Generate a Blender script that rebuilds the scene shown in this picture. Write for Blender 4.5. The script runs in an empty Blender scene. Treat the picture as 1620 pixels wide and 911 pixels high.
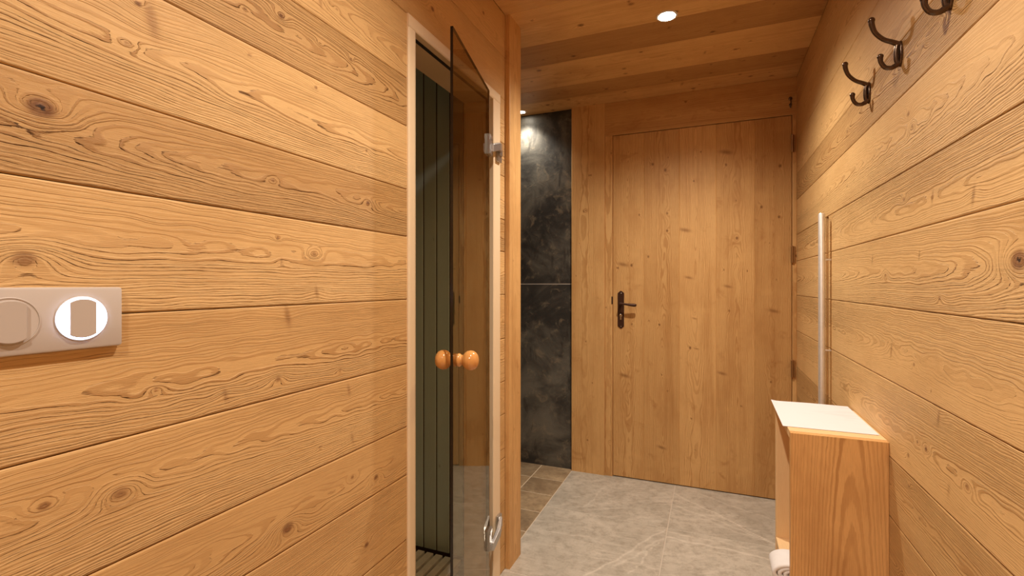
import bpy, math, random
import numpy as np
from mathutils import Vector, Matrix

scene = bpy.context.scene
COL = scene.collection
PI = math.pi

# ------------------------------------------------------------------ helpers
def tag(o, label=None, cat=None, group=None, kind=None):
    if label: o['label'] = label
    if cat: o['category'] = cat
    if group: o['group'] = group
    if kind: o['kind'] = kind
    return o

def empty(name, loc=(0, 0, 0), rotz=0.0):
    o = bpy.data.objects.new(name, None)
    o.empty_display_size = 0.05
    COL.objects.link(o)
    o.location = loc
    o.rotation_euler = (0, 0, rotz)
    return o

def link(name, me, mat, parent=None, smooth=False, loc=None):
    if mat is not None and len(me.materials) == 0:
        me.materials.append(mat)
    o = bpy.data.objects.new(name, me)
    COL.objects.link(o)
    if parent is not None:
        o.parent = parent
    if loc is not None:
        o.location = loc
    if smooth:
        me.polygons.foreach_set('use_smooth', [True] * len(me.polygons))
    return o

class MB:
    """Collects simple shapes in one mesh."""
    def __init__(s): s.v = []; s.f = []
    def add(s, vs, fs):
        n = len(s.v); s.v += [tuple(p) for p in vs]
        s.f += [tuple(i + n for i in f) for f in fs]
    def box(s, a, b, bev=0.0):
        x0, y0, z0 = [min(p, q) for p, q in zip(a, b)]
        x1, y1, z1 = [max(p, q) for p, q in zip(a, b)]
        if bev <= 0:
            vs = [(x, y, z) for x in (x0, x1) for y in (y0, y1) for z in (z0, z1)]
            fs = [(0, 1, 3, 2), (4, 6, 7, 5), (0, 4, 5, 1), (2, 3, 7, 6), (0, 2, 6, 4), (1, 5, 7, 3)]
            s.add(vs, fs); return
        import bmesh
        bm = bmesh.new()
        bmesh.ops.create_cube(bm, size=1)
        for v in bm.verts:
            v.co = Vector(((x0 + x1) / 2 + v.co.x * (x1 - x0), (y0 + y1) / 2 + v.co.y * (y1 - y0), (z0 + z1) / 2 + v.co.z * (z1 - z0)))
        bmesh.ops.bevel(bm, geom=list(bm.edges), offset=bev, segments=2, affect='EDGES', profile=0.5)
        bm.verts.index_update()
        s.add([v.co[:] for v in bm.verts], [[v.index for v in f.verts] for f in bm.faces])
        bm.free()
    def prism(s, pts, depth, M):
        """outline pts (x,y) extruded 0..depth in z then placed by M"""
        n = len(pts)
        vs = [M @ Vector((p[0], p[1], 0)) for p in pts] + [M @ Vector((p[0], p[1], depth)) for p in pts]
        fs = [tuple(range(n))[::-1], tuple(range(n, 2 * n))] + [(i, (i + 1) % n, n + (i + 1) % n, n + i) for i in range(n)]
        s.add(vs, fs)
    def tube(s, pts, rad, seg=14, cap=True, flat=1.0):
        pts = [Vector(p) for p in pts]
        if not hasattr(rad, '__len__'): rad = [rad] * len(pts)
        up = Vector((0, 0, 1)); rings = []
        t0 = (pts[1] - pts[0]).normalized()
        if abs(t0.dot(up)) > .95: up = Vector((0, 1, 0))
        side = t0.cross(up).normalized()
        for i, p in enumerate(pts):
            t = (pts[min(i + 1, len(pts) - 1)] - pts[max(i - 1, 0)]).normalized()
            side = (side - t * side.dot(t)).normalized(); nn = t.cross(side)
            rings.append([p + (side * math.cos(a) * flat + nn * math.sin(a)) * rad[i] for a in [2 * PI * k / seg for k in range(seg)]])
        vs = [q for r in rings for q in r]; fs = []
        for i in range(len(pts) - 1):
            for k in range(seg):
                a = i * seg + k; b = i * seg + (k + 1) % seg
                fs.append((a, b, b + seg, a + seg))
        if cap:
            fs.append(tuple(range(seg))[::-1]); fs.append(tuple(range((len(pts) - 1) * seg, len(pts) * seg)))
        s.add(vs, fs)
    def lathe(s, prof, M, seg=40):
        """prof: (radius, height) along local z"""
        vs = []; fs = []; n = len(prof)
        for r, h in prof:
            for k in range(seg):
                a = 2 * PI * k / seg
                vs.append(M @ Vector((r * math.cos(a), r * math.sin(a), h)))
        for i in range(n - 1):
            for k in range(seg):
                a = i * seg + k; b = i * seg + (k + 1) % seg
                fs.append((a, b, b + seg, a + seg))
        fs.append(tuple(range(seg))[::-1]); fs.append(tuple(range((n - 1) * seg, n * seg)))
        s.add(vs, fs)
    def sphere(s, c, r, seg=18):
        c = Vector(c)
        prof = [(max(1e-5, r * math.sin(PI * i / seg)), -r * math.cos(PI * i / seg)) for i in range(seg + 1)]
        s.lathe(prof, Matrix.Translation(c), seg * 2)
    def build(s, name, mat, parent=None, smooth=False, loc=None):
        me = bpy.data.meshes.new(name)
        me.from_pydata(s.v, [], s.f); me.update()
        import bmesh
        bm = bmesh.new(); bm.from_mesh(me); bmesh.ops.recalc_face_normals(bm, faces=bm.faces); bm.to_mesh(me); bm.free()
        o = link(name, me, mat, parent, False, loc)
        if smooth:
            me.shade_smooth() if hasattr(me, 'shade_smooth') else None
            me.set_sharp_from_angle(angle=math.radians(38))
        return o

# ------------------------------------------------------------------ node helpers
def newmat(name):
    m = bpy.data.materials.new(name); m.use_nodes = True
    nt = m.node_tree; nt.nodes.clear()
    return m, nt

class NT:
    def __init__(s, nt): s.nt = nt
    def n(s, t, **kw):
        nd = s.nt.nodes.new(t)
        for k, v in kw.items(): setattr(nd, k, v)
        return nd
    def put(s, sock, v):
        if hasattr(v, 'default_value') or hasattr(v, 'is_output'): s.nt.links.new(v, sock)
        else: sock.default_value = v
    def math(s, op, a, b=None, c=None, clamp=False):
        nd = s.n('ShaderNodeMath', operation=op, use_clamp=clamp)
        for i, v in enumerate((a, b, c)):
            if v is not None: s.put(nd.inputs[i], v)
        return nd.outputs[0]
    def attr(s, name, out='Fac'):
        nd = s.n('ShaderNodeAttribute', attribute_name=name); return nd.outputs[out]
    def noise(s, vec, scale=1.0, detail=2.0, rough=0.5, dist=0.0):
        nd = s.n('ShaderNodeTexNoise'); s.put(nd.inputs['Vector'], vec)
        nd.inputs['Scale'].default_value = scale; nd.inputs['Detail'].default_value = detail
        nd.inputs['Roughness'].default_value = rough; nd.inputs['Distortion'].default_value = dist
        return nd.outputs['Fac']
    def vmul(s, vec, xyz):
        nd = s.n('ShaderNodeVectorMath', operation='MULTIPLY'); s.put(nd.inputs[0], vec); nd.inputs[1].default_value = xyz
        return nd.outputs[0]
    def ss(s, v, a, b, lo=0.0, hi=1.0):
        nd = s.n('ShaderNodeMapRange', interpolation_type='SMOOTHSTEP'); s.put(nd.inputs[0], v)
        s.put(nd.inputs[1], a); s.put(nd.inputs[2], b); nd.inputs[3].default_value = lo; nd.inputs[4].default_value = hi
        return nd.outputs[0]
    def mix(s, f, a, b, mode='MIX'):
        nd = s.n('ShaderNodeMix', data_type='RGBA', blend_type=mode)
        s.put(nd.inputs[0], f)
        for i, v in ((6, a), (7, b)):
            if isinstance(v, tuple): v = (*v, 1.0) if len(v) == 3 else v
            s.put(nd.inputs[i], v)
        return nd.outputs[2]
    def bsdf(s, col, rough=0.5, spec=0.5, metal=0.0, height=None, strength=0.5, dist=0.001):
        p = s.n('ShaderNodeBsdfPrincipled'); o = s.n('ShaderNodeOutputMaterial')
        if isinstance(col, tuple): col = (*col, 1.0)
        s.put(p.inputs['Base Color'], col); s.put(p.inputs['Roughness'], rough)
        p.inputs['Metallic'].default_value = metal; p.inputs['Specular IOR Level'].default_value = spec
        if height is not None:
            b = s.n('ShaderNodeBump'); b.inputs['Strength'].default_value = strength; b.inputs['Distance'].default_value = dist
            s.put(b.inputs['Height'], height); s.nt.links.new(b.outputs[0], p.inputs['Normal'])
        s.nt.links.new(p.outputs[0], o.inputs[0])
        return p

def wood_mat(name, early, late, knotc, freq=230.0, late_amt=0.6, bump=0.6, rough=0.55, spec=0.3, dist=0.0012, line=0.5, smudge=0.3, streak=0.0):
    m, nt = newmat(name); t = NT(nt)
    ring = t.attr('ring'); knot = t.attr('knot'); tone = t.attr('tone'); brush = t.attr('brush')
    bp = t.attr('bp', 'Vector')
    wob = t.noise(t.vmul(bp, (3.0, 30.0, 30.0)), 1.0, 3.0, 0.55)
    p = t.math('ADD', t.math('MULTIPLY', ring, freq), t.math('MULTIPLY', wob, 0.55))
    # uneven ring widths
    rag = t.noise(t.vmul(bp, (45.0, 260.0, 260.0)), 1.0, 3.0, 0.6)
    p = t.math('ADD', p, t.math('MULTIPLY', rag, 0.32))
    cmb = t.n('ShaderNodeCombineXYZ'); t.put(cmb.inputs[0], t.math('MULTIPLY', p, 0.23))
    rw = t.noise(cmb.outputs[0], 1.0, 2.0)
    p = t.math('ADD', p, t.math('MULTIPLY', rw, 3.2))
    fr = t.math('FRACT', p); fl = t.math('FLOOR', p)
    wn = t.n('ShaderNodeTexWhiteNoise', noise_dimensions='1D'); t.put(wn.inputs['W'], fl)
    rnd = wn.outputs['Value']
    edge0 = t.math('MULTIPLY_ADD', rnd, 0.45, 0.22)
    late_m = t.math('MULTIPLY', t.ss(fr, edge0, t.math('ADD', edge0, 0.22)), t.ss(fr, 0.93, 1.0, 1.0, 0.0))
    lm = t.math('MULTIPLY', late_m, t.math('MULTIPLY_ADD', rnd, 0.65, 0.35))
    # broken along the grain
    brk = t.noise(t.vmul(bp, (9.0, 190.0, 190.0)), 1.0, 2.0)
    fib = t.noise(t.vmul(bp, (28.0, 1100.0, 1100.0)), 1.0, 3.0, 0.6)
    big = t.noise(t.vmul(bp, (3.0, 9.0, 9.0)), 1.0, 3.0, 0.6)
    smd = t.noise(t.vmul(bp, (9.0, 5.0, 5.0)), 1.0, 2.0, 0.5)
    hg = t.ss(t.noise(t.vmul(bp, (0.9, 7.0, 7.0)), 1.0, 1.0, 0.5), 0.40, 0.62)   # where the grain reads strongly
    contrast = t.math('MULTIPLY_ADD', hg, 0.5, 0.5)
    lf = t.math('MULTIPLY', t.math('MULTIPLY', lm, late_amt), contrast, clamp=True)
    lf = t.math('MULTIPLY', lf, t.math('MULTIPLY_ADD', t.math('MINIMUM', brush, 1.0), 0.5, 0.5))
    col = t.mix(lf, early, late)
    # thin dark broken lines at the ring edges in brushed boards
    le = t.math('MULTIPLY', t.ss(fr, 0.86, 0.97), t.ss(brk, 0.47, 0.62))
    le = t.math('MULTIPLY', t.math('MULTIPLY', le, brush), t.math('MULTIPLY', contrast, line), clamp=True)
    dk = tuple(c * 0.5 for c in late)
    col = t.mix(le, col, dk)
    col = t.mix(t.math('MULTIPLY', t.ss(fib, 0.38, 0.70), 0.30), col, late)
    col = t.mix(t.math('MULTIPLY', t.ss(big, 0.42, 0.72), smudge), col, tuple(c * 0.8 + d * 0.2 for c, d in zip(late, early)))
    col = t.mix(t.math('MULTIPLY', t.ss(smd, 0.55, 0.8), smudge * 0.6), col, tuple(min(1, c * 1.12) for c in early))
    if streak > 0:
        sk = t.noise(t.vmul(bp, (0.9, 26.0, 26.0)), 1.0, 4.0, 0.65)
        sk2 = t.noise(t.vmul(bp, (7.0, 8.0, 8.0)), 1.0, 4.0, 0.6, 0.8)
        col = t.mix(t.math('MULTIPLY', t.ss(sk, 0.48, 0.72), streak), col, late)
        col = t.mix(t.math('MULTIPLY', t.ss(sk2, 0.58, 0.76), streak * 1.5, clamp=True), col, late)
    # knots
    kn = t.noise(t.vmul(bp, (160.0, 160.0, 160.0)), 1.0, 3.0, 0.6)
    kk = t.math('MULTIPLY', t.ss(knot, 0.22, 0.85), t.math('MULTIPLY_ADD', kn, 1.0, 0.30), clamp=True)
    halo = t.math('MULTIPLY', t.ss(knot, 0.04, 0.5), 0.35)
    col = t.mix(halo, col, tuple(c * 0.75 + d * 0.25 for c, d in zip(late, knotc)))
    col = t.mix(kk, col, knotc)
    hole = t.math('MULTIPLY', t.ss(knot, 0.93, 0.99), t.ss(kn, 0.42, 0.55))
    col = t.mix(hole, col, (0.03, 0.012, 0.006))
    # board tone
    cc = t.n('ShaderNodeCombineColor')
    for i in range(3):
        t.put(cc.inputs[i], t.math('POWER', tone, (0.8, 1.0, 1.25)[i]))
    col = t.mix(1.0, col, cc.outputs[0], 'MULTIPLY')
    # relief: brushed out earlywood, ridge at the latewood
    h = t.math('MULTIPLY', lm, t.math('MULTIPLY', brush, contrast))
    h = t.math('SUBTRACT', h, t.math('MULTIPLY', le, 1.4))
    h = t.math('ADD', h, t.math('MULTIPLY', fib, t.math('MULTIPLY_ADD', brush, 0.42, 0.08)))
    h = t.math('ADD', h, t.math('MULTIPLY', brk, t.math('MULTIPLY', brush, 0.35)))
    t.bsdf(col, rough, spec, 0.0, h, bump, dist)
    return m

# ------------------------------------------------------------------ boards
class Boards:
    """Grid-meshed boards that carry a solid growth-ring field; all in one mesh."""
    def __init__(s): s.V = []; s.F = []; s.A = {k: [] for k in ('ring', 'knot', 'tone', 'brush')}; s.BP = []; s.n = 0
    def face(s, P, a, b, c, field, par):
        na, nb = a.shape
        ring, knot = field(a, b, c)
        idx = np.arange(na * nb).reshape(na, nb) + s.n
        q = np.stack([idx[:-1, :-1], idx[1:, :-1], idx[1:, 1:], idx[:-1, 1:]], -1).reshape(-1, 4)
        s.V.append(P.reshape(-1, 3)); s.F.append(q); s.n += na * nb
        s.A['ring'].append(ring.ravel()); s.A['knot'].append(knot.ravel())
        s.A['tone'].append(np.full(na * nb, par['tone'])); s.A['brush'].append(par['bf'](b).ravel())
        s.BP.append(np.stack([a + par['off'], b + par['off'] * 1.7, c], -1).reshape(-1, 3))
    def board(s, O, U, W, N, lu, lv, th, seed, a0=0.0, tone=1.0, brush=1.0, res=0.005, pith=None, depth=None, slope=None,
              knots=(), small=0.35, faces='F', chamfer=0.0012, rb=None, wob=1.0, nside=2, kscale=1.0, side=0):
        """O corner of the front face; U along the grain, W across, N outwards.
        faces: F front, S sides (b), E ends (a), B back."""
        rng = np.random.RandomState(seed)
        O, U, W, N = [np.array(x, float) for x in (O, U, W, N)]
        if pith is None: pith = rng.uniform(-0.2, 1.2)
        if depth is None: depth = rng.uniform(0.01, 0.06)
        if slope is None: slope = rng.uniform(-0.03, 0.03)
        lam = rng.uniform(0.35, 1.8, 4); ph = rng.uniform(0, 6.28, 4); am = rng.uniform(0.0006, 0.0022, 4) * wob
        lam2 = rng.uniform(0.06, 0.2, 4); ph2 = rng.uniform(0, 6.28, 8); am2 = rng.uniform(0.0003, 0.0009, 4) * wob
        lb = rng.uniform(0.03, 0.08, 4)
        off = rng.uniform(0, 40)
        ks = [(ka, kb, r, dk) for ka, kb, r, dk in knots]
        for i in range(int(small * max(lu, .6) * 3.2) + 0):
            ks.append((a0 + rng.uniform(0, lu), rng.uniform(0.12, 0.88) * lv, rng.uniform(0.0025, 0.006) * kscale, rng.uniform(0.55, 0.9)))
        def field(a, b, c):
            w1 = sum(am[i] * np.sin(6.283 * a / lam[i] + ph[i]) for i in range(4))
            w2 = sum(am2[i] * np.sin(6.283 * a / lam2[i] + ph2[i]) * np.sin(6.283 * b / lb[i] + ph2[i + 4]) for i in range(4))
            d0 = c - depth + slope * (a - a0 - lu * .5) + w1 * 1.3
            R = np.sqrt((b - pith * lv + w1) ** 2 + d0 ** 2 + 1e-7) + w2
            K = np.zeros_like(R)
            for ka, kb, r, dk in ks:
                da, db = a - ka, b - kb
                d = np.sqrt((da / 2.0) ** 2 + db ** 2)
                sk = 0.35 if 0.35 < dk < 0.59 else 1.0
                R = R + sk * (1.5 * r * np.exp(-(d / (1.9 * r)) ** 2) + 0.9 * r * np.exp(-(d / (1.0 * r))))
                if 0.35 < dk < 0.59:      # spike knot, a soft smear across the grain
                    d = np.sqrt((da / .8 + db * .25) ** 2 + (db / 2.4) ** 2)
                    K = np.maximum(K, dk * np.exp(-(d / r) ** 2))
                else:
                    d = np.sqrt((da / 1.3) ** 2 + db ** 2)
                    K = np.maximum(K, dk * np.exp(-(d / r) ** 3))
            return R, K
        def bfun(b):
            if side == 0: return np.full_like(b, brush)
            t_ = np.clip(((b / lv - pith) * side + 0.10) / 0.22, 0, 1)
            return brush * (0.30 + 0.85 * t_ * t_ * (3 - 2 * t_))
        par = dict(tone=tone, bf=bfun, off=off)
        na = max(2, int(lu / res) + 1); rb = rb or res * 0.8
        nb = max(3, int(lv / rb) + 1)
        av = np.linspace(0, lu, na)
        bv = np.linspace(0, lv, nb)
        if chamfer > 0:
            bv = np.concatenate([[0], [chamfer], bv[(bv > chamfer * 1.5) & (bv < lv - chamfer * 1.5)], [lv - chamfer], [lv]])
        def put(a, b, c, flip=False):
            P = O + a[..., None] * U + b[..., None] * W + c[..., None] * N
            if flip: P = P[::-1]; a = a[::-1]; b = b[::-1]; c = c[::-1]
            s.face(P, a + a0, b, c, field, par)
        hand = np.dot(np.cross(U, W), N) > 0
        if 'F' in faces:
            a, b = np.meshgrid(av, bv, indexing='ij'); c = np.zeros_like(a)
            if chamfer > 0: c[:, 0] = -chamfer; c[:, -1] = -chamfer
            put(a, b, c, not hand)
        cv = np.linspace(-th, -chamfer, nside)
        if 'S' in faces:
            a, c = np.meshgrid(av, cv, indexing='ij')
            put(a, np.zeros_like(a), c, hand)          # normal -W
            put(a, np.full_like(a, lv), c, not hand)
        if 'E' in faces:
            cve = np.linspace(-th, 0, max(nside, 2))
            b, c = np.meshgrid(bv, cve, indexing='ij')
            put(np.zeros_like(b), b, c, not hand)
            put(np.full_like(b, lu), b, c, hand)
        if 'B' in faces:
            a, b = np.meshgrid(av, bv, indexing='ij')
            put(a, b, np.full_like(a, -th), hand)
    def build(s, name, mat, parent=None):
        V = np.concatenate(s.V); F = np.concatenate(s.F)
        me = bpy.data.meshes.new(name)
        me.vertices.add(len(V)); me.vertices.foreach_set('co', V.astype(np.float32).ravel())
        me.loops.add(F.size); me.loops.foreach_set('vertex_index', F.astype(np.int32).ravel())
        me.polygons.add(len(F)); me.polygons.foreach_set('loop_start', np.arange(0, F.size, 4, dtype=np.int32))
        me.polygons.foreach_set('loop_total', np.full(len(F), 4, dtype=np.int32))
        me.update(calc_edges=True)
        for k, L in s.A.items():
            at = me.attributes.new(k, 'FLOAT', 'POINT'); at.data.foreach_set('value', np.concatenate(L).astype(np.float32))
        at = me.attributes.new('bp', 'FLOAT_VECTOR', 'POINT'); at.data.foreach_set('vector', np.concatenate(s.BP).astype(np.float32).ravel())
        return link(name, me, mat, parent)

def solid(name, mat, p0, p1, grain, front, seed, parent=None, **kw):
    """a single solid board between two corners; grain and front are axis names like 'z', '-x'"""
    p0 = np.minimum(np.array(p0, float), np.array(p1, float)) if True else p0
    return None

AX = {'x': (1, 0, 0), 'y': (0, 1, 0), 'z': (0, 0, 1), '-x': (-1, 0, 0), '-y': (0, -1, 0), '-z': (0, 0, -1)}
def solid(name, mat, lo, hi, grain, front, seed, parent=None, faces='FSEB', **kw):
    lo = np.array(lo, float); hi = np.array(hi, float)
    gi = 'xyz'.index(grain[-1]); fi = 'xyz'.index(front[-1]); wi = 3 - gi - fi
    U = np.zeros(3); U[gi] = 1; W = np.zeros(3); W[wi] = 1; N = np.array(AX[front], float)
    O = lo.copy()
    if N[fi] > 0: O[fi] = hi[fi]
    kw.setdefault('chamfer', 0.0012); kw.setdefault('res', 0.006)
    B = Boards()
    B.board(O, U, W, N, hi[gi] - lo[gi], hi[wi] - lo[wi], hi[fi] - lo[fi], seed, faces=faces, **kw)
    return B.build(name, mat, parent)

# ------------------------------------------------------------------ materials
EARLY = (0.735, 0.470, 0.205); LATE = (0.370, 0.175, 0.052); KN = (0.20, 0.078, 0.028)
M_wall = wood_mat('brushed spruce cladding', EARLY, LATE, KN, freq=270, late_amt=0.82, bump=1.0, dist=0.0016, line=0.95)
M_plan = wood_mat('planed spruce', (0.73, 0.45, 0.185), (0.43, 0.20, 0.060), (0.15, 0.055, 0.018), freq=170, late_amt=1.3, bump=0.3, rough=0.5, line=0.5, smudge=0.5, streak=0.42)
M_frame = wood_mat('pale sauna frame wood', (0.84, 0.68, 0.47), (0.76, 0.57, 0.36), KN, freq=260, late_amt=0.35, bump=0.12, rough=0.5, line=0.0, smudge=0.15)
M_cab = wood_mat('varnished larch', (0.78, 0.45, 0.175), (0.36, 0.150, 0.042), (0.22, 0.07, 0.02), freq=150, late_amt=1.3, bump=0.15, rough=0.42, line=0.1, smudge=0.45)
M_cabin = wood_mat('pale varnished pine', (0.86, 0.60, 0.32), (0.72, 0.44, 0.20), KN, freq=200, late_amt=0.4, bump=0.12, rough=0.45, line=0.0, smudge=0.15)
M_sauna = wood_mat('grey green sauna boards', (0.62, 0.74, 0.66), (0.50, 0.61, 0.55), (0.14, 0.12, 0.08), freq=200, late_amt=0.4, bump=0.15, rough=0.5, line=0.0, smudge=0.2)

def simple(name, col, rough=0.5, metal=0.0, spec=0.5, nscale=None, namt=0.1, bump=0.0, dist=0.0005):
    m, nt = newmat(name); t = NT(nt)
    tc = t.n('ShaderNodeTexCoord').outputs['Object']
    nz = t.noise(tc, nscale or 60.0, 3.0, 0.6)
    c = t.mix(nz, tuple(x * (1 - namt) for x in col), tuple(min(1, x * (1 + namt)) for x in col))
    t.bsdf(c, rough, spec, metal, nz if bump > 0 else None, bump, dist)
    return m
M_dark = simple('black shadow gap backing', (0.06, 0.03, 0.015), 0.9)
M_plaster = simple('dark concrete', (0.05, 0.045, 0.04), 0.9)
M_grout = simple('tile grout', (0.64, 0.57, 0.48), 0.9, nscale=200)
M_grout2 = simple('shower grout', (0.70, 0.58, 0.42), 0.9, nscale=200)
M_chrome = simple('satin chrome', (0.52, 0.51, 0.50), 0.30, 0.85)
M_alu = simple('satin aluminium tube', (0.86, 0.84, 0.82), 0.42, 0.75)
M_iron = simple('dark bronze cast iron', (0.13, 0.088, 0.062), 0.26, 0.9, nscale=300, namt=0.3, bump=0.1)
M_rust = simple('rust brown door iron', (0.075, 0.035, 0.022), 0.42, 0.6, nscale=300, namt=0.3, bump=0.1)
M_brass = simple('worn brass hinge', (0.42, 0.26, 0.13), 0.35, 0.9)
M_steel = simple('lock cylinder steel', (0.6, 0.56, 0.5), 0.25, 1.0)
M_plate = simple('pearl beige switch plastic', (0.54, 0.475, 0.43), 0.32, nscale=20, namt=0.02)
M_rock = simple('pearl beige rocker plastic', (0.50, 0.43, 0.38), 0.3, nscale=20, namt=0.02)
M_knob = wood_mat('lacquered beech knob', (0.72, 0.34, 0.10), (0.62, 0.27, 0.075), KN, freq=500, late_amt=0.4, bump=0.0, rough=0.16, spec=0.6, line=0.0, smudge=0.1)
M_seal = simple('black door seal', (0.02, 0.017, 0.015), 0.6)
M_ring = simple('satin white lamp ring', (0.75, 0.72, 0.68), 0.35)
M_slat = simple('grey duckboard slats', (0.80, 0.78, 0.72), 0.6, nscale=30, namt=0.2)

def emis(name, col, st):
    m, nt = newmat(name); t = NT(nt)
    e = t.n('ShaderNodeEmission'); e.inputs[0].default_value = (*col, 1); e.inputs[1].default_value = st
    o = t.n('ShaderNodeOutputMaterial'); nt.links.new(e.outputs[0], o.inputs[0])
    return m
M_lamp = emis('lit lamp lens', (1.0, 0.88, 0.70), 40.0)
M_glow = emis('cold white indicator light', (0.62, 0.72, 1.0), 6.0)

def glass_mat():
    m, nt = newmat('bronze tinted glass'); t = NT(nt)
    fr = t.n('ShaderNodeFresnel'); fr.inputs[0].default_value = 1.5
    g = t.n('ShaderNodeNewGeometry')
    f = t.math('MULTIPLY', fr.outputs[0], 1.12)
    f = t.math('MULTIPLY', f, t.math('SUBTRACT', 1.0, g.outputs['Backfacing']), clamp=True)
    tr = t.n('ShaderNodeBsdfTransparent'); tr.inputs[0].default_value = (0.66, 0.58, 0.44, 1)
    gl = t.n('ShaderNodeBsdfGlossy'); gl.inputs['Roughness'].default_value = 0.004; gl.inputs[0].default_value = (1, 0.93, 0.80, 1)
    mx = t.n('ShaderNodeMixShader'); t.put(mx.inputs[0], f)
    nt.links.new(tr.outputs[0], mx.inputs[1]); nt.links.new(gl.outputs[0], mx.inputs[2])
    o = t.n('ShaderNodeOutputMaterial'); nt.links.new(mx.outputs[0], o.inputs[0])
    return m
M_glass = glass_mat()
M_gedge = simple('dark glass edge', (0.012, 0.007, 0.004), 0.15)

def slate_mat():
    m, nt = newmat('dark slate slab'); t = NT(nt)
    tc = t.n('ShaderNodeTexCoord').outputs['Object']
    a = t.noise(tc, 3.2, 6.0, 0.62, 0.6); b = t.noise(tc, 15.0, 7.0, 0.7, 0.6); c = t.noise(t.vmul(tc, (9, 9, 4.0)), 1.0, 5.0, 0.6, 1.2)
    col = t.mix(t.ss(a, 0.36, 0.66), (0.034, 0.032, 0.029), (0.150, 0.140, 0.115))
    col = t.mix(t.math('MULTIPLY', t.ss(b, 0.52, 0.70), 0.55), col, (0.26, 0.21, 0.14))
    col = t.mix(t.math('MULTIPLY', t.ss(c, 0.54, 0.66), 0.6), col, (0.024, 0.022, 0.020))
    h = t.math('ADD', t.math('MULTIPLY', a, 1.0), t.math('MULTIPLY', b, 0.6))
    t.bsdf(col, t.math('MULTIPLY_ADD', b, 0.3, 0.30), 0.5, 0.0, h, 0.5, 0.006)
    return m
M_slate = slate_mat()

def tile_mat(name, c1, c2, cv, vein=1.0, rough=0.5, mott=(0.1, 0.08, 0.06)):
    m, nt = newmat(name); t = NT(nt)
    bp = t.attr('bp', 'Vector'); v = t.attr('vein'); tone = t.attr('tone')
    a = t.noise(bp, 4.0, 6.0, 0.65, 0.5); b = t.noise(t.vmul(bp, (26, 26, 26)), 1.0, 6.0, 0.75); s = t.noise(t.vmul(bp, (6, 34, 1)), 1.0, 5.0, 0.65, 0.3)
    fine = t.noise(bp, 180.0, 3.0, 0.7)
    col = t.mix(t.ss(a, 0.35, 0.68), c1, c2)
    col = t.mix(t.math('MULTIPLY', t.ss(b, 0.42, 0.70), 0.6), col, mott)
    col = t.mix(t.math('MULTIPLY', t.ss(s, 0.50, 0.70), 0.30), col, cv)
    col = t.mix(t.math('MULTIPLY', t.ss(fine, 0.5, 0.8), 0.25), col, mott)
    col = t.mix(t.math('MULTIPLY', v, vein, clamp=True), col, cv)
    cc = t.n('ShaderNodeCombineColor')
    for i in range(3): t.put(cc.inputs[i], tone)
    col = t.mix(1.0, col, cc.outputs[0], 'MULTIPLY')
    h = t.math('ADD', a, t.math('ADD', t.math('MULTIPLY', b, 0.5), t.math('MULTIPLY', v, 0.5)))
    t.bsdf(col, rough, 0.4, 0.0, h, 0.35, 0.003)
    return m
M_tile = tile_mat('grey stone floor tile', (0.46, 0.42, 0.35), (0.60, 0.55, 0.465), (0.82, 0.76, 0.66), 0.85, mott=(0.29, 0.25, 0.195))
M_tile2 = tile_mat('brown slate shower tile', (0.27, 0.185, 0.105), (0.48, 0.36, 0.22), (0.50, 0.38, 0.23), 0.4, mott=(0.16, 0.11, 0.065))

# ------------------------------------------------------------------ room dimensions
XL, XR, YN, YF, ZC = -0.77, 0.415, -1.60, 2.926, 2.235
FZ = 1.89           # top of the sauna door frame
SY0, SY1 = 1.118, 1.740     # outer edges of the sauna door frame along the wall

# ------------------------------------------------------------------ left wall cladding
lz = [0.0, 0.10, 0.276, 0.45, 0.627, 0.758, 0.930, 1.106, 1.278, 1.407, 1.580, 1.712, FZ, 2.06, ZC]
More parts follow.
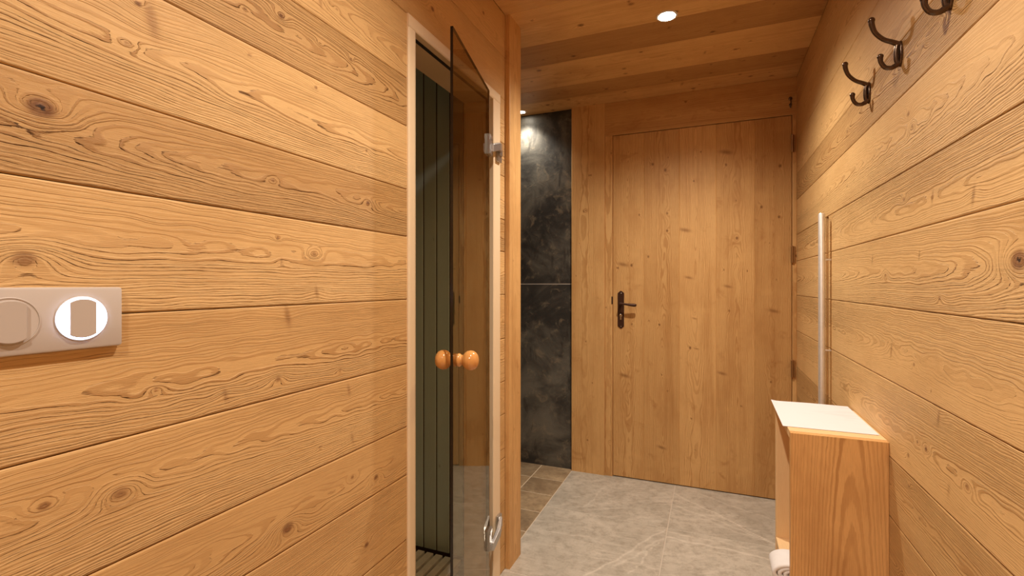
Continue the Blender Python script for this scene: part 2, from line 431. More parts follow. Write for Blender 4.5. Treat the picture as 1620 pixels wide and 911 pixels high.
# (tone, brush, pith, depth, slope, knots[(y, z, r, dark)])
lp = {
    3: (0.90, 0.35, 0.30, 0.030, 0.045, [(0.95, 0.518, 0.007, .8), (0.80, 0.50, 0.009, .7), (0.60, 0.54, 0.010, .7)]),
    4: (0.90, 0.45, 0.50, 0.040, -0.050, [(0.714, 0.668, 0.011, .85), (0.986, 0.668, 0.007, .75), (0.90, 0.70, 0.005, .7)]),
    5: (0.97, 1.00, 0.62, 0.030, 0.022, [(0.422, 0.853, 0.010, .62), (0.338, 0.871, 0.006, .75), (0.888, 0.905, 0.008, .5), (0.80, 0.80, 0.003, .8), (0.90, 0.79, 0.008, .45)]),
    6: (0.93, 0.85, 0.42, 0.030, 0.016, [(0.714, 1.085, 0.011, .55), (0.582, 0.957, 0.007, .55), (0.691, 0.965, 0.006, .65), (0.47, 0.99, 0.004, .62), (0.86, 0.955, 0.004, .6)]),
    7: (1.05, 1.30, 0.58, 0.040, -0.020, [(0.319, 1.178, 0.012, .64), (0.691, 1.236, 0.0035, .8), (0.783, 1.211, 0.007, .62), (0.79, 1.13, 0.008, .5), (0.70, 1.19, 0.005, .5)]),
    8: (0.75, 1.45, 0.55, 0.035, 0.045, [(0.335, 1.367, 0.0125, 1.0), (0.955, 1.345, 0.006, .85), (0.68, 1.345, 0.004, .75)]),
    9: (1.04, 1.15, 0.50, 0.035, 0.030, [(0.464, 1.540, 0.016, .5), (0.445, 1.555, 0.004, .95), (0.43, 1.491, 0.004, .6), (0.788, 1.562, 0.004, .75), (0.629, 1.561, 0.003, .7), (0.95, 1.47, 0.004, .7)]),
    10: (0.76, 1.05, 0.50, 0.030, -0.05, [(0.699, 1.667, 0.006, .9), (0.895, 1.668, 0.004, .8), (0.62, 1.64, 0.003, .7), (0.80, 1.66, 0.003, .6)]),
    11: (0.93, 0.45, 0.30, 0.05, 0.03, [(0.80, 1.75, 0.008, .5), (0.95, 1.84, 0.004, .7), (0.85, 1.76, 0.003, .7)]),
    12: (0.97, 0.40, 0.5, 0.03, 0.04, [(1.25, 1.97, 0.008, .8), (1.45, 1.93, 0.005, .8)]),
    13: (0.95, 0.40, 0.3, 0.03, -0.04, [(1.60, 2.14, 0.007, .8)]),
}
W = Boards()
for i in range(len(lz) - 1):
    z0, z1 = lz[i] + 0.0006, lz[i + 1] - 0.0006
    tone, brush, pith, dep, slo, kn = lp.get(i, (0.95, 0.6, None, None, None, []))
    sd = {5: -1, 6: -1, 7: -1, 8: -1, 9: -1, 4: -1}.get(i, 0)
    kn = [(y, z - z0, r, dk) for y, z, r, dk in kn]
    full = lz[i] >= FZ - 0.001
    segs = [(YN, 0.10, 0.04), (0.10, 1.80 if full else SY0, 0.0045)]
    if not full: segs.append((SY1, 1.80, 0.0045))
    for y0, y1, rs in segs:
        W.board((XL, y0, z0), (0, 1, 0), (0, 0, 1), (1, 0, 0), y1 - y0, z1 - z0, 0.02, 100 + i, a0=y0, tone=tone, brush=brush,
                res=rs, rb=0.0038 if rs < .01 else 0.02, pith=pith, depth=dep, slope=(slo or 0.01),
                knots=kn if rs < .01 else [], small=0.0, faces='FS', chamfer=0.0018, side=sd)
w = tag(W.build('wall_left', M_wall), 'left corridor wall clad in wide horizontal brushed spruce boards', 'wall', kind='structure')
b = MB()
b.box((XL - 0.02, YN, 0), (XL - 0.12, SY0 + .01, ZC)); b.box((XL - 0.02, SY1 - .01, 0), (XL - 0.12, 1.80, ZC)); b.box((XL - 0.02, SY0 + .01, FZ - .01), (XL - 0.12, SY1 - .01, ZC))
b.build('wall_core', M_dark, w)

# ------------------------------------------------------------------ right wall cladding
rz = [0.0, 0.05, 0.215, 0.39, 0.565, 0.714, 0.905, 1.090, 1.269, 1.409, 1.591, 1.723, 1.907, 2.085, ZC]
rp = {
    2: (0.95, 0.9, 0.4, 0.030, 0.05, []),
    3: (0.78, 0.9, 0.45, 0.025, 0.06, [(1.30, 0.47, 0.008, .7), (1.40, 0.46, 0.006, .7)]),
    4: (0.84, 1.0, 0.55, 0.020, 0.020, [(1.36, 0.69, 0.005, .6)]),
    5: (1.06, 0.80, 0.45, 0.035, -0.03, [(1.204, 0.885, 0.009, .56), (1.265, 0.804, 0.006, .85), (1.363, 0.759, 0.006, .7), (1.31, 0.805, 0.004, .7), (1.089, 0.793, 0.007, .62), (1.16, 0.76, 0.008, .45)]),
    6: (1.06, 0.95, 0.45, 0.035, 0.030, [(1.476, 0.982, 0.010, .56), (1.24, 0.93, 0.003, .8), (1.33, 0.97, 0.005, .7)]),
    7: (1.05, 1.30, 0.52, 0.040, 0.035, [(0.935, 1.183, 0.016, 1.0), (1.52, 1.17, 0.006, .62), (1.629, 1.217, 0.007, .55), (1.30, 1.21, 0.006, .56), (1.20, 1.12, 0.005, .7)]),
    8: (1.00, 1.15, 0.40, 0.030, -0.03, [(1.067, 1.300, 0.009, .57), (1.233, 1.325, 0.008, .56), (1.39, 1.346, 0.006, .64), (1.60, 1.33, 0.003, .7)]),
    9: (1.05, 1.15, 0.55, 0.035, 0.040, [(1.363, 1.535, 0.007, .65), (1.34, 1.50, 0.006, .62), (2.2, 1.50, 0.004, .7), (1.9, 1.47, 0.004, .7)]),
    10: (0.75, 1.15, 0.55, 0.030, -0.05, [(1.162, 1.665, 0.008, .8), (1.28, 1.65, 0.005, .6), (1.9, 1.65, 0.005, .8)]),
    11: (0.97, 0.40, 0.2, 0.05, 0.02, [(1.25, 1.80, 0.003, .8), (1.45, 1.86, 0.003, .8), (1.75, 1.83, 0.004, .8), (2.3, 1.80, 0.004, .8)]),
    12: (0.96, 0.4, 0.6, 0.05, -0.02, [(1.5, 2.02, 0.004, .8), (1.7, 2.0, 0.005, .8), (1.95, 1.95, 0.004, .8), (2.2, 1.98, 0.005, .8)]),
    13: (0.96, 0.4, 0.4, 0.05, 0.02, [(2.0, 2.16, 0.005, .8)]),
}
SL0, SL1 = 2.172, 2.215      # narrow open slot behind the pull bar, below the 1.409 joint
W = Boards()
for i in range(len(rz) - 1):
    z0, z1 = rz[i] + 0.0006, rz[i + 1] - 0.0006
    tone, brush, pith, dep, slo, kn = rp.get(i, (0.95, 0.8, None, None, None, []))
    sd = {5: 1, 6: 1, 7: -1, 8: 1, 9: -1}.get(i, 0)
    tone *= 1.07 if z1 < 1.42 else 0.97  # lamplight falloff put into the tone: lower boards lightened, upper ones dimmed
    kn = [(y, z - z0, r, dk) for y, z, r, dk in kn]
    segs = [(YN, 0.55, 0.04)]
    if rz[i + 1] <= 1.41: segs += [(0.55, SL0, 0.0045), (SL1, YF, 0.008)]
    else: segs += [(0.55, YF, 0.0055)]
    for y0, y1, rs in segs:
        W.board((XR, y0, z0), (0, 1, 0), (0, 0, 1), (-1, 0, 0), y1 - y0, z1 - z0, 0.02, 300 + i, a0=y0, tone=tone, brush=brush,
                res=rs, rb=0.0038 if rs < .01 else 0.02, pith=pith, depth=dep, slope=(slo or 0.01),
                knots=kn if rs < .01 else [], small=0.0, faces='FSE' if rz[i + 1] <= 1.41 and rs < .01 else 'FS', chamfer=0.0018, side=sd)
w = tag(W.build('wall_right', M_wall), 'right corridor wall clad in wide horizontal brushed spruce boards', 'wall', kind='structure')
b = MB(); b.box((XR + 0.02, YN, 0), (XR + 0.10, YF + .1, ZC)); b.build('wall_core', M_dark, w)
B = Boards()
B.board((XR + 0.012, SL0 + .0005, 0.0), (0, 0, 1), (0, 1, 0), (-1, 0, 0), 1.408, SL1 - SL0 - .001, 0.007, 77, tone=0.8, brush=0.2, res=0.03, rb=0.008, small=0)
B.build('slot_back_board', M_plan, w)

# ------------------------------------------------------------------ wall behind the camera
W = Boards()
for i in range(len(lz) - 1):
    W.board((XL, YN, lz[i] + .0006), (1, 0, 0), (0, 0, 1), (0, 1, 0), XR - XL, lz[i + 1] - lz[i] - .0012, 0.02, 500 + i, tone=0.95, brush=0.6, res=0.03, rb=0.02, small=0, faces='FS')
w = tag(W.build('wall_near', M_wall), 'wooden wall closing the corridor behind the viewpoint', 'wall', kind='structure')
b = MB(); b.box((XL - .1, YN - 0.02, 0), (XR + .1, YN - .1, ZC)); b.build('wall_core', M_dark, w)

# ------------------------------------------------------------------ ceiling boards, running across the corridor
cy = [2.926, 2.745, 2.571, 2.29, 2.084, 1.80, 1.56, 1.33, 1.05, 0.82, 0.55, 0.3, 0.05, -0.2, -0.45, -0.7, -1.0, -1.3, YN]
ct = [0.97, 0.66, 1.05, 0.62, 1.08, 0.98, 0.85, 1.0, 0.8]
W = Boards()
for i in range(len(cy) - 1):
    x0 = -1.75 if cy[i] > 1.81 else XL
    rs = 0.007 if cy[i] > 1.2 else 0.03
    W.board((x0, cy[i + 1], ZC), (1, 0, 0), (0, 1, 0), (0, 0, -1), XR - x0, cy[i] - cy[i + 1], 0.02, 700 + i, a0=x0,
            tone=ct[i % len(ct)], brush=0.25, res=rs, rb=rs, pith=(0.3, 0.65, 0.4, 0.7, 0.5)[i % 5], depth=(0.03, 0.012, 0.03, 0.012)[i % 4],
            slope=0.03, small=2.2 if rs < .01 else 0, faces='FS', chamfer=0.0008, kscale=2.0)
w = tag(W.build('ceiling', M_plan), 'low timber ceiling of wide boards running across the corridor', 'ceiling', kind='structure')
b = MB(); b.box((-2.3, YN - .1, ZC + 0.02), (XR + .1, YF + .1, ZC + .12)); b.build('ceiling_core', M_dark, w)

# ------------------------------------------------------------------ floor tiles
def tiles(name, rects, gap, mat, gmat, res, z=0.0, veins=(), seed=1, label='', toner=0.04):
    rng = np.random.RandomState(seed)
    V = []; F = []; bp = []; ve = []; to = []; n = 0
    for (x0, x1, y0, y1) in rects:
        g = gap / 2
        xs = np.linspace(x0 + g, x1 - g, max(2, int((x1 - x0) / res)) + 1); ys = np.linspace(y0 + g, y1 - g, max(2, int((y1 - y0) / res)) + 1)
        xs = np.concatenate([[xs[0]], [xs[0] + .001], xs[1:-1], [xs[-1] - .001], [xs[-1]]]); ys = np.concatenate([[ys[0]], [ys[0] + .001], ys[1:-1], [ys[-1] - .001], [ys[-1]]])
        X, Y = np.meshgrid(xs, ys, indexing='ij'); Z = np.full_like(X, z)
        Z[0, :] = Z[-1, :] = z - .0015; Z[:, 0] = z - .0015; Z[:, -1] = z - .0015
        v = np.zeros_like(X)
        for (ax, ay, bx, by, wd, st) in veins:
            if not (x0 - .01 <= (ax + bx) / 2 <= x1 + .01 and y0 - .01 <= (ay + by) / 2 <= y1 + .01): continue
            dx, dy = bx - ax, by - ay; L = math.hypot(dx, dy)
            tt = ((X - ax) * dx + (Y - ay) * dy) / L / L
            d = ((X - ax) * dy - (Y - ay) * dx) / L + .006 * np.sin(tt * 9 + ax * 50) + .003 * np.sin(tt * 31)
            m = np.clip((tt + .06) * 12, 0, 1) * np.clip((1.06 - tt) * 12, 0, 1)
            v = np.maximum(v, st * m * np.exp(-(d / wd / .55) ** 2))
        idx = np.arange(X.size).reshape(X.shape) + n
        F.append(np.stack([idx[:-1, :-1], idx[1:, :-1], idx[1:, 1:], idx[:-1, 1:]], -1).reshape(-1, 4))
        V.append(np.stack([X, Y, Z], -1).reshape(-1, 3)); n += X.size
        o = rng.uniform(-9, 9, 2); a = rng.uniform(-0.5, 0.5)
        bp.append(np.stack([X * math.cos(a) - Y * math.sin(a) + o[0], X * math.sin(a) + Y * math.cos(a) + o[1], Z * 0 + o[0]], -1).reshape(-1, 3))
        ve.append(v.ravel()); to.append(np.full(X.size, 1 + rng.uniform(-toner, toner)))
    V = np.concatenate(V); F = np.concatenate(F)
    me = bpy.data.meshes.new(name); me.from_pydata(V.tolist(), [], F.tolist()); me.update()
    for k, L in (('vein', ve), ('tone', to)):
        at = me.attributes.new(k, 'FLOAT', 'POINT'); at.data.foreach_set('value', np.concatenate(L).astype(np.float32))
    at = me.attributes.new('bp', 'FLOAT_VECTOR', 'POINT'); at.data.foreach_set('vector', np.concatenate(bp).astype(np.float32).ravel())
    o = link(name, me, mat)
    tag(o, label, 'floor', kind='structure')
    xa = min(r[0] for r in rects); xb = max(r[1] for r in rects); ya = min(r[2] for r in rects); yb = max(r[3] for r in rects)
    b = MB(); b.box((xa, ya, z - .0012), (xb, yb, z - .06)); b.build('grout_bed', gmat, o)
    return o
XJ = [-0.795, -0.19, XR]; YJ = [YF + .03, 2.39, 1.79, 1.19, 0.59, -0.01, -0.61, -1.21, YN]
rects = [(XJ[i], XJ[i + 1], YJ[j + 1], YJ[j]) for j in range(len(YJ) - 1) for i in range(2)]
rects = [(x0, x1, y0, y1) for x0, x1, y0, y1 in rects]
veins = [(-0.18, 2.80, 0.27, 2.42, .006, .9), (-0.18, 2.66, 0.30, 2.41, .012, .5), (-0.18, 2.72, 0.2, 2.52, .005, .5), (-0.17, 2.60, 0.2, 2.44, .009, .45), (-0.1, 2.87, 0.4, 2.60, .006, .5),
         (-0.18, 2.31, 0.38, 2.27, .010, .75), (-0.18, 2.36, 0.30, 2.33, .006, .6), (-0.17, 2.29, 0.4, 2.18, .005, .5), (0.0, 2.0, 0.4, 1.85, .008, .4),
         (-0.20, 2.37, -0.46, 1.86, .007, .6), (-0.20, 2.29, -0.36, 1.98, .012, .4), (-0.22, 2.25, -0.3, 1.95, .004, .6), (-0.60, 2.45, -0.56, 2.75, .010, .35), (-0.24, 2.45, -0.23, 2.85, .018, -.1),
         (-0.7, 1.2, -0.25, 1.5, .008, .6), (-0.1, 1.25, 0.3, 1.6, .008, .6), (-0.15, 0.7, 0.3, 1.05, .008, .6)]
FL = tiles('floor', rects, 0.0036, M_tile, M_grout, 0.008, veins=veins, label='floor of large grey-beige stone tiles along the corridor')
r2 = [(-0.795 - 0.2015 * (i + 1), -0.795 - 0.2015 * i, 2.93 - 0.205 * (j + 1), 2.93 - 0.205 * j) for i in range(5) for j in range(5)]
tiles('floor', r2, 0.005, M_tile2, M_grout2, 0.02, z=-0.0005, seed=5, label='small brown slate tiles on the shower floor behind the post', toner=0.25)
b = MB(); b.box((-2.3, 0.1, -.001), (-0.795, 1.90, -.06)); tag(b.build('floor', M_plaster), 'bare dark floor beneath the sauna duckboard', 'floor', kind='structure')

# ------------------------------------------------------------------ far wall: slate, panel, lintel, frame
b = MB(); b.box((-1.80, YF, -0.01), (-0.795, YF + .02, 1.148), 0); b.box((-1.80, YF, 1.1525), (-0.795, YF + .02, ZC))
w = tag(b.build('wall_far', M_slate), 'dark slate slab wall at the end of the shower recess', 'wall', kind='structure')
b = MB(); b.box((-1.80, YF + .0015, -0.01), (-0.79, YF + .1, ZC)); b.build('slab_joint', simple('pale slab joint', (0.75, 0.72, 0.66), 0.8), w)
b = MB(); b.box((-1.75, 1.87, -0.01), (-1.77, YF, 1.149)); b.box((-1.75, 1.87, 1.152), (-1.77, YF, ZC)); b.box((-1.765, 1.87, -.01), (-1.80, YF, ZC))
tag(b.build('wall_shower', M_slate), 'dark slate side wall hidden round the corner of the shower', 'wall', kind='structure')
b = MB(); b.box((-1.80, 1.80, -0.01), (-0.90, 1.88, ZC))
tag(b.build('wall_partition', M_slate), 'slate clad partition between the shower and the sauna', 'wall', kind='structure')

tag(solid('trim_1', M_plan, (-0.797, YF - 0.02, 0), (-0.592, YF + .05, ZC), 'z', '-y', 41, tone=1.04, brush=0.2, pith=0.4, depth=0.05, slope=0.004, faces='FSE',
      knots=[(1.594, 0.078, 0.005, .9), (1.598, 0.09, 0.004, .9), (1.811, 0.12, 0.004, .9), (1.811, 0.11, 0.004, .9), (0.80, 0.09, 0.004, .8), (1.20, 0.03, 0.004, .7), (1.40, 0.05, 0.003, .8), (0.55, 0.13, 0.004, .9), (0.2, 0.1, 0.005, .8)], small=0, res=0.006),
    'wide smooth wooden panel between the slate wall and the plank door', 'trim', kind='structure')
tag(solid('trim_2', M_plan, (-0.591, YF - 0.014, 0), (-0.5465, YF + .05, 2.038), 'z', '-y', 42, tone=1.03, brush=0.2, pith=0.5, depth=0.05, slope=0.004, faces='FSE', small=0.6),
    'narrow wooden frame strip on the latch side of the plank door', 'trim', kind='structure')
tag(solid('trim_3', M_plan, (0.3945, YF - 0.014, 0), (0.4150, YF + .05, 2.038), 'z', '-y', 43, tone=0.95, brush=0.2, pith=0.5, depth=0.05, slope=0.004, faces='FSE', small=0.3),
    'narrow wooden frame strip on the hinge side of the plank door', 'trim', kind='structure')
tag(solid('trim_4', M_plan, (-0.591, YF - 0.014, 2.039), (0.4150, YF + .05, ZC), 'x', '-y', 44, tone=0.88, brush=0.3, pith=0.35, depth=0.018, slope=0.01, faces='FSE', small=0.8),
    'wooden lintel board above the plank door', 'trim', kind='structure')
b = MB(); b.box((-0.60, YF + .03, 0), (XR + .1, YF + .13, ZC)); tag(b.build('wall_back', M_dark), 'dark backing behind the plank door', 'wall', kind='structure')

# corner post at the end of the sauna wall
tag(solid('trim_5', M_plan, (-0.905, 1.802, 0), (-0.750, 1.925, ZC), 'z', 'x', 45, tone=1.02, brush=0.15, pith=0.5, depth=0.06, slope=0.003, faces='FSEB', nside=16, small=0.5, chamfer=0.002,
      knots=[(0.55, 0.05, 0.004, .5)]),
    'upright square wooden corner post at the end of the left wall', 'post', kind='structure')

# ------------------------------------------------------------------ plank door
D = tag(empty('door_1', (0, 0, 0)), 'closed door of wide vertical spruce planks at the corridor end', 'door', kind='structure')
DX = [-0.5445, -0.364, -0.167, 0.026, 0.218, 0.3925]
B = Boards()
dpar = [(0.97, 0.5, 0.02, [(1.26, 0.06, 0.009, .6), (0.60, 0.07, 0.009, .55), (1.24, 0.03, 0.006, .7)]),
        (0.90, 0.55, 0.02, [(1.84, 0.05, 0.007, .75), (1.80, 0.12, 0.008, .7), (1.55, 0.13, 0.006, .7), (1.45, 0.13, 0.006, .8), (0.62, 0.10, 0.004, .8), (0.2, 0.1, 0.007, .6)]),
        (1.07, 0.45, 0.02, [(1.45, 0.03, 0.009, .55), (1.18, 0.05, 0.006, .5), (0.78, 0.09, 0.004, .6), (0.95, 0.08, 0.004, .6)]),
        (0.95, 0.55, 0.02, [(1.87, 0.05, 0.010, .6), (1.80, 0.05, 0.006, .7), (1.13, 0.06, 0.006, .6), (0.65, 0.03, 0.007, .6), (1.60, 0.10, 0.004, .7)]),
        (0.77, 0.50, 0.020, [(1.77, 0.12, 0.008, .7), (1.50, 0.115, 0.006, .75), (1.0, 0.09, 0.008, .5)])]
for i in range(5):
    tn, pi_, dp, kn = dpar[i]
    kn = [(a_, b_, r_ * (1.9 if d_ < .65 else 1.15), .585 if d_ < .65 else d_) for a_, b_, r_, d_ in kn]
    B.board((DX[i], YF - 0.008, 0.006), (0, 0, 1), (1, 0, 0), (0, -1, 0), 2.029, DX[i + 1] - DX[i], 0.036, 60 + i, a0=0, tone=tn, brush=0.35, res=0.006, rb=0.004,
            pith=pi_, depth=dp, slope=0.030 * (-1) ** i, knots=kn, small=0.9, faces='FSE', chamfer=0.0018, wob=1.8, kscale=1.4)
leaf = B.build('door_leaf', M_plan, D)
def outline(half, h0, h1, p):
    return [(-half, h0 + p), (-half * .45, h0 + p * .35), (0, h0), (half * .45, h0 + p * .35), (half, h0 + p), (half, h1 - p), (half * .45, h1 - p * .35), (0, h1), (-half * .45, h1 - p * .35), (-half, h1 - p)]
Mdoor = Matrix(((1, 0, 0, -0.4965), (0, 0, -1, YF - 0.008), (0, 1, 0, 0), (0, 0, 0, 1)))
b = MB(); b.prism(outline(0.0185, 0.885, 1.110, 0.014), 0.004, Mdoor)
pl = b.build('handle_plate', M_rust, D); pl['label'] = 'dark brown iron handle plate with pointed ends'
b = MB()
for zz in (1.095, 0.898): b.lathe([(0.0028, 0), (0.0028, .0055), (0.001, .0065)], Mdoor @ Matrix.Translation((0, zz, 0)), 12)
b.build('screw', M_steel, pl, True)
b = MB(); b.lathe([(0.0085, 0.003), (0.0085, .010), (0.0065, .012), (0.001, .0122)], Mdoor @ Matrix.Translation((0, 0.963, 0)), 24)
b.prism([(-.0045, .938), (.0045, .938), (.0045, .963), (-.0045, .963)], .0105, Mdoor)
b.build('lock_cylinder', M_steel, pl, True)
b = MB()
b.lathe([(0.010, 0.004), (0.010, .014), (0.0075, .018), (.0072, .040), (.0072, .050), (0.001, .0505)], Mdoor @ Matrix.Translation((0, 1.034, 0)), 24)
yl = YF - 0.008 - .045
b.tube([(-0.4965, yl, 1.034), (-0.480, yl - .002, 1.034), (-0.462, yl - .003, 1.032), (-0.440, yl - .002, 1.029), (-0.418, yl, 1.027), (-0.405, yl, 1.027), (-0.400, yl, 1.027)], [.0065, .0055, .006, .0078, .0092, .0085, .004], 16)
lev = b.build('door_lever', M_rust, D, True)
b = MB(); b.box((-0.5515, YF - .017, 1.03), (-0.5445, YF - .009, 1.075), .001); b.build('strike_plate', M_rust, D)
for k, (za, zb) in enumerate(((1.842, 1.93), (1.262, 1.347), (0.662, 0.75))):
    b = MB()
    b.lathe([(0.001, za - .004), (.004, za - .002), (0.0065, za), (0.0065, (za + zb) / 2 - .0008), (0.0055, (za + zb) / 2), (0.0065, (za + zb) / 2 + .0008), (.0065, zb), (.004, zb + .002), (.001, zb + .004)], Matrix.Translation((0.3935, YF - 0.0205, 0)), 20)
    b.box((0.3925, YF - .0145, za), (0.4065, YF - .0205, zb))
    b.build('door_hinge', M_brass, D, True)

# small catch hook on the lintel
H = tag(empty('catch_hook', (0.385, YF - 0.014, 2.095)), 'tiny dark metal catch hook screwed to the lintel above the top door hinge', 'hook')
b = MB(); b.lathe([(0.009, 0), (0.009, .003), (.004, .005), (.003, .018)], Matrix.Rotation(PI / 2, 4, 'X') @ Matrix.Translation((0, .028, 0)), 20)
b.build('rosette', M_iron, H, True)
b = MB(); b.tube([(0, -.016, .028), (0, -.022, .018), (0, -.022, .0), (0, -.018, -.016), (0, -.012, -.022), (0, -.006, -.018)], .0028, 12); b.sphere((0, -.006, -.017), .004, 8)
b.lathe([(0.007, 0), (0.007, .003), (.003, .005)], Matrix.Rotation(PI / 2, 4, 'X') @ Matrix.Translation((0, -.005, 0)), 20)
b.build('curl', M_iron, H, True)

# ------------------------------------------------------------------ sauna room
SX = -0.89
W = Boards()
x = SX + 0.005; i = 0
while x > -2.2:
    W.board((x - 0.0625, 1.78, 0.02), (0, 0, 1), (1, 0, 0), (0, -1, 0), 2.08, 0.062, 0.014, 900 + i, tone=0.92 + 0.16 * ((i * 37) % 10) / 10, brush=0.1,
            res=0.02, rb=0.006, small=0.3, faces='FS', chamfer=0.003)
    x -= 0.0645; i += 1
w = tag(W.build('wall_sauna', M_sauna), 'dim sauna end wall of narrow vertical grey-green boards', 'wall', kind='structure')
b = MB(); b.box((-2.25, 1.782, 0), (SX, 1.80, 2.12)); b.build('wall_core', M_dark, w)
W = Boards(); y = 0.2; i = 0
while y < 1.78:
    W.board((-2.2, y, 0.02), (0, 0, 1), (0, 1, 0), (1, 0, 0), 2.08, 0.062, 0.014, 950 + i, tone=0.95, brush=0.1, res=0.05, rb=0.015, small=0, faces='FS', chamfer=0.003)
    y += 0.0645; i += 1
w = tag(W.build('wall_sauna', M_sauna), 'sauna back wall of narrow vertical boards out of sight', 'wall', kind='structure')
b = MB(); b.box((-2.215, 0.1, 0), (-2.3, 1.90, ZC)); b.box((-2.3, 0.1, 0), (SX, 0.2, ZC)); b.build('wall_core', M_sauna, w)
b = MB(); b.box((-2.25, 0.15, 2.10), (SX, 1.79, 2.12)); tag(b.build('ceiling', M_slat), 'low board ceiling inside the sauna', 'ceiling', kind='structure')
b = MB()
x = -0.935
while x > -1.9:
    b.box((x - 0.031, 0.5, 0.018), (x, 1.735, 0.034), .0015); x -= 0.043
for yy in (0.7, 1.2, 1.68): b.box((-1.9, yy, 0.0), (-0.935, yy + .03, 0.018))
tag(b.build('duckboard', M_slat), 'grey slatted duckboard lying on the sauna floor inside the doorway', 'duckboard')

# ------------------------------------------------------------------ sauna door: frame, glass, hinges, knob
D2 = tag(empty('door_2', (0, 0, 0)), 'tinted glass sauna door standing ajar in a pale wooden frame', 'door', kind='structure')
FX = -0.764
F = Boards()
def fb(lo, hi, grain, seed, front='x', **kw):
    lo = np.array(lo, float); hi = np.array(hi, float)
    gi = 'xyz'.index(grain); fi = 'xyz'.index(front[-1]); wi = 3 - gi - fi
    U = np.zeros(3); U[gi] = 1; Wv = np.zeros(3); Wv[wi] = 1; N = np.array(AX[front], float); O = lo.copy()
    if N[fi] > 0: O[fi] = hi[fi]
    F.board(O, U, Wv, N, hi[gi] - lo[gi], hi[wi] - lo[wi], hi[fi] - lo[fi], seed, faces='FSE', res=0.012, rb=0.008, small=0, chamfer=0.002, nside=14, depth=0.08, slope=0.002, brush=0.1, **kw)
fb((SX, SY0, 0), (FX, 1.153, 1.853), 'z', 11)
fb((SX, 1.676, 0), (FX, SY1, 1.853), 'z', 12)
fb((SX, SY0, 1.853), (FX, SY1, FZ), 'y', 13)
fr = F.build('door_frame', M_frame, D2)
b = MB(); b.box((-0.795, 1.153, 1.850), (-0.785, 1.676, 1.8529)); b.box((-0.795, 1.6730, 0), (-0.785, 1.6759, 1.850)); b.box((-0.795, 1.1531, 0), (-0.785, 1.156, 1.850))
b.build('door_seal', M_seal, fr)
# glass leaf: local x along the leaf from the hinge to the free edge, local y outwards into the corridor
hx, hy = -0.7575, 1.617; fx, fy = -0.662, 1.174
ang = math.atan2(fy - hy, fx - hx); GL = math.hypot(fx - hx, fy - hy)
G = Matrix.Translation((hx, hy, 0)) @ Matrix.Rotation(ang, 4, 'Z')     # local x -> free edge, local y -> towards corridor (+X)
def gp(a, o, z): return G @ Vector((a, o, z))
me = bpy.data.meshes.new('glass_leaf')
T = 0.004
vs = [gp(a, o, z) for a in (0, GL) for o in (-T, T) for z in (0.012, 1.860)]
fs = [(0, 1, 3, 2), (4, 6, 7, 5), (0, 4, 5, 1), (2, 3, 7, 6), (0, 2, 6, 4), (1, 5, 7, 3)]
me.from_pydata([v[:] for v in vs], [], fs); me.materials.append(M_glass); me.materials.append(M_gedge)
for p, mi in zip(me.polygons, (1, 1, 0, 0, 1, 1)): p.material_index = mi
me.update()
import bmesh
bm = bmesh.new(); bm.from_mesh(me); bmesh.ops.recalc_face_normals(bm, faces=bm.faces); bm.to_mesh(me); bm.free()
link('glass_leaf', me, None, D2)['label'] = 'bronze tinted glass leaf'
# knobs (front and back of the glass)
a_k = GL - 0.05; zk = 0.931
def knob(sign, name):
    R = G @ Matrix.Translation((a_k, 0, zk)) @ Matrix.Rotation(-PI / 2 * sign, 4, 'X')
    prof = [(0.019, T), (0.0195, .006), (0.0185, .0095), (0.0155, .013), (0.0150, .017), (0.0180, .021), (0.0235, .0255), (0.0272, .032), (0.0285, .040), (0.0275, .047), (0.0240, .054), (0.018, .0595), (0.010, .0625), (0.0005, .0635)]
    # finer profile
    pr = []
    for (r0, h0), (r1, h1) in zip(prof[:-1], prof[1:]):
        for k in range(3): pr.append((r0 + (r1 - r0) * k / 3, h0 + (h1 - h0) * k / 3))
    pr.append(prof[-1])
    mb = MB(); mb.lathe([(r, h) for r, h in pr], R, 48)
    o = mb.build(name, M_knob, D2, True)
    me = o.data
    co = np.array([v.co[:] for v in me.vertices])
    for k, v in (('ring', co[:, 0] * .3 + co[:, 2]), ('knot', co[:, 0] * 0), ('tone', co[:, 0] * 0 + 1), ('brush', co[:, 0] * 0)):
        at = me.attributes.new(k, 'FLOAT', 'POINT'); at.data.foreach_set('value', v.astype(np.float32))
    at = me.attributes.new('bp', 'FLOAT_VECTOR', 'POINT'); at.data.foreach_set('vector', co.astype(np.float32).ravel())
    return o
k1 = knob(1, 'door_knob'); k2 = knob(-1, 'door_knob')
k1['label'] = 'turned wooden knob on the corridor side'; k2['label'] = 'turned wooden knob on the sauna side'
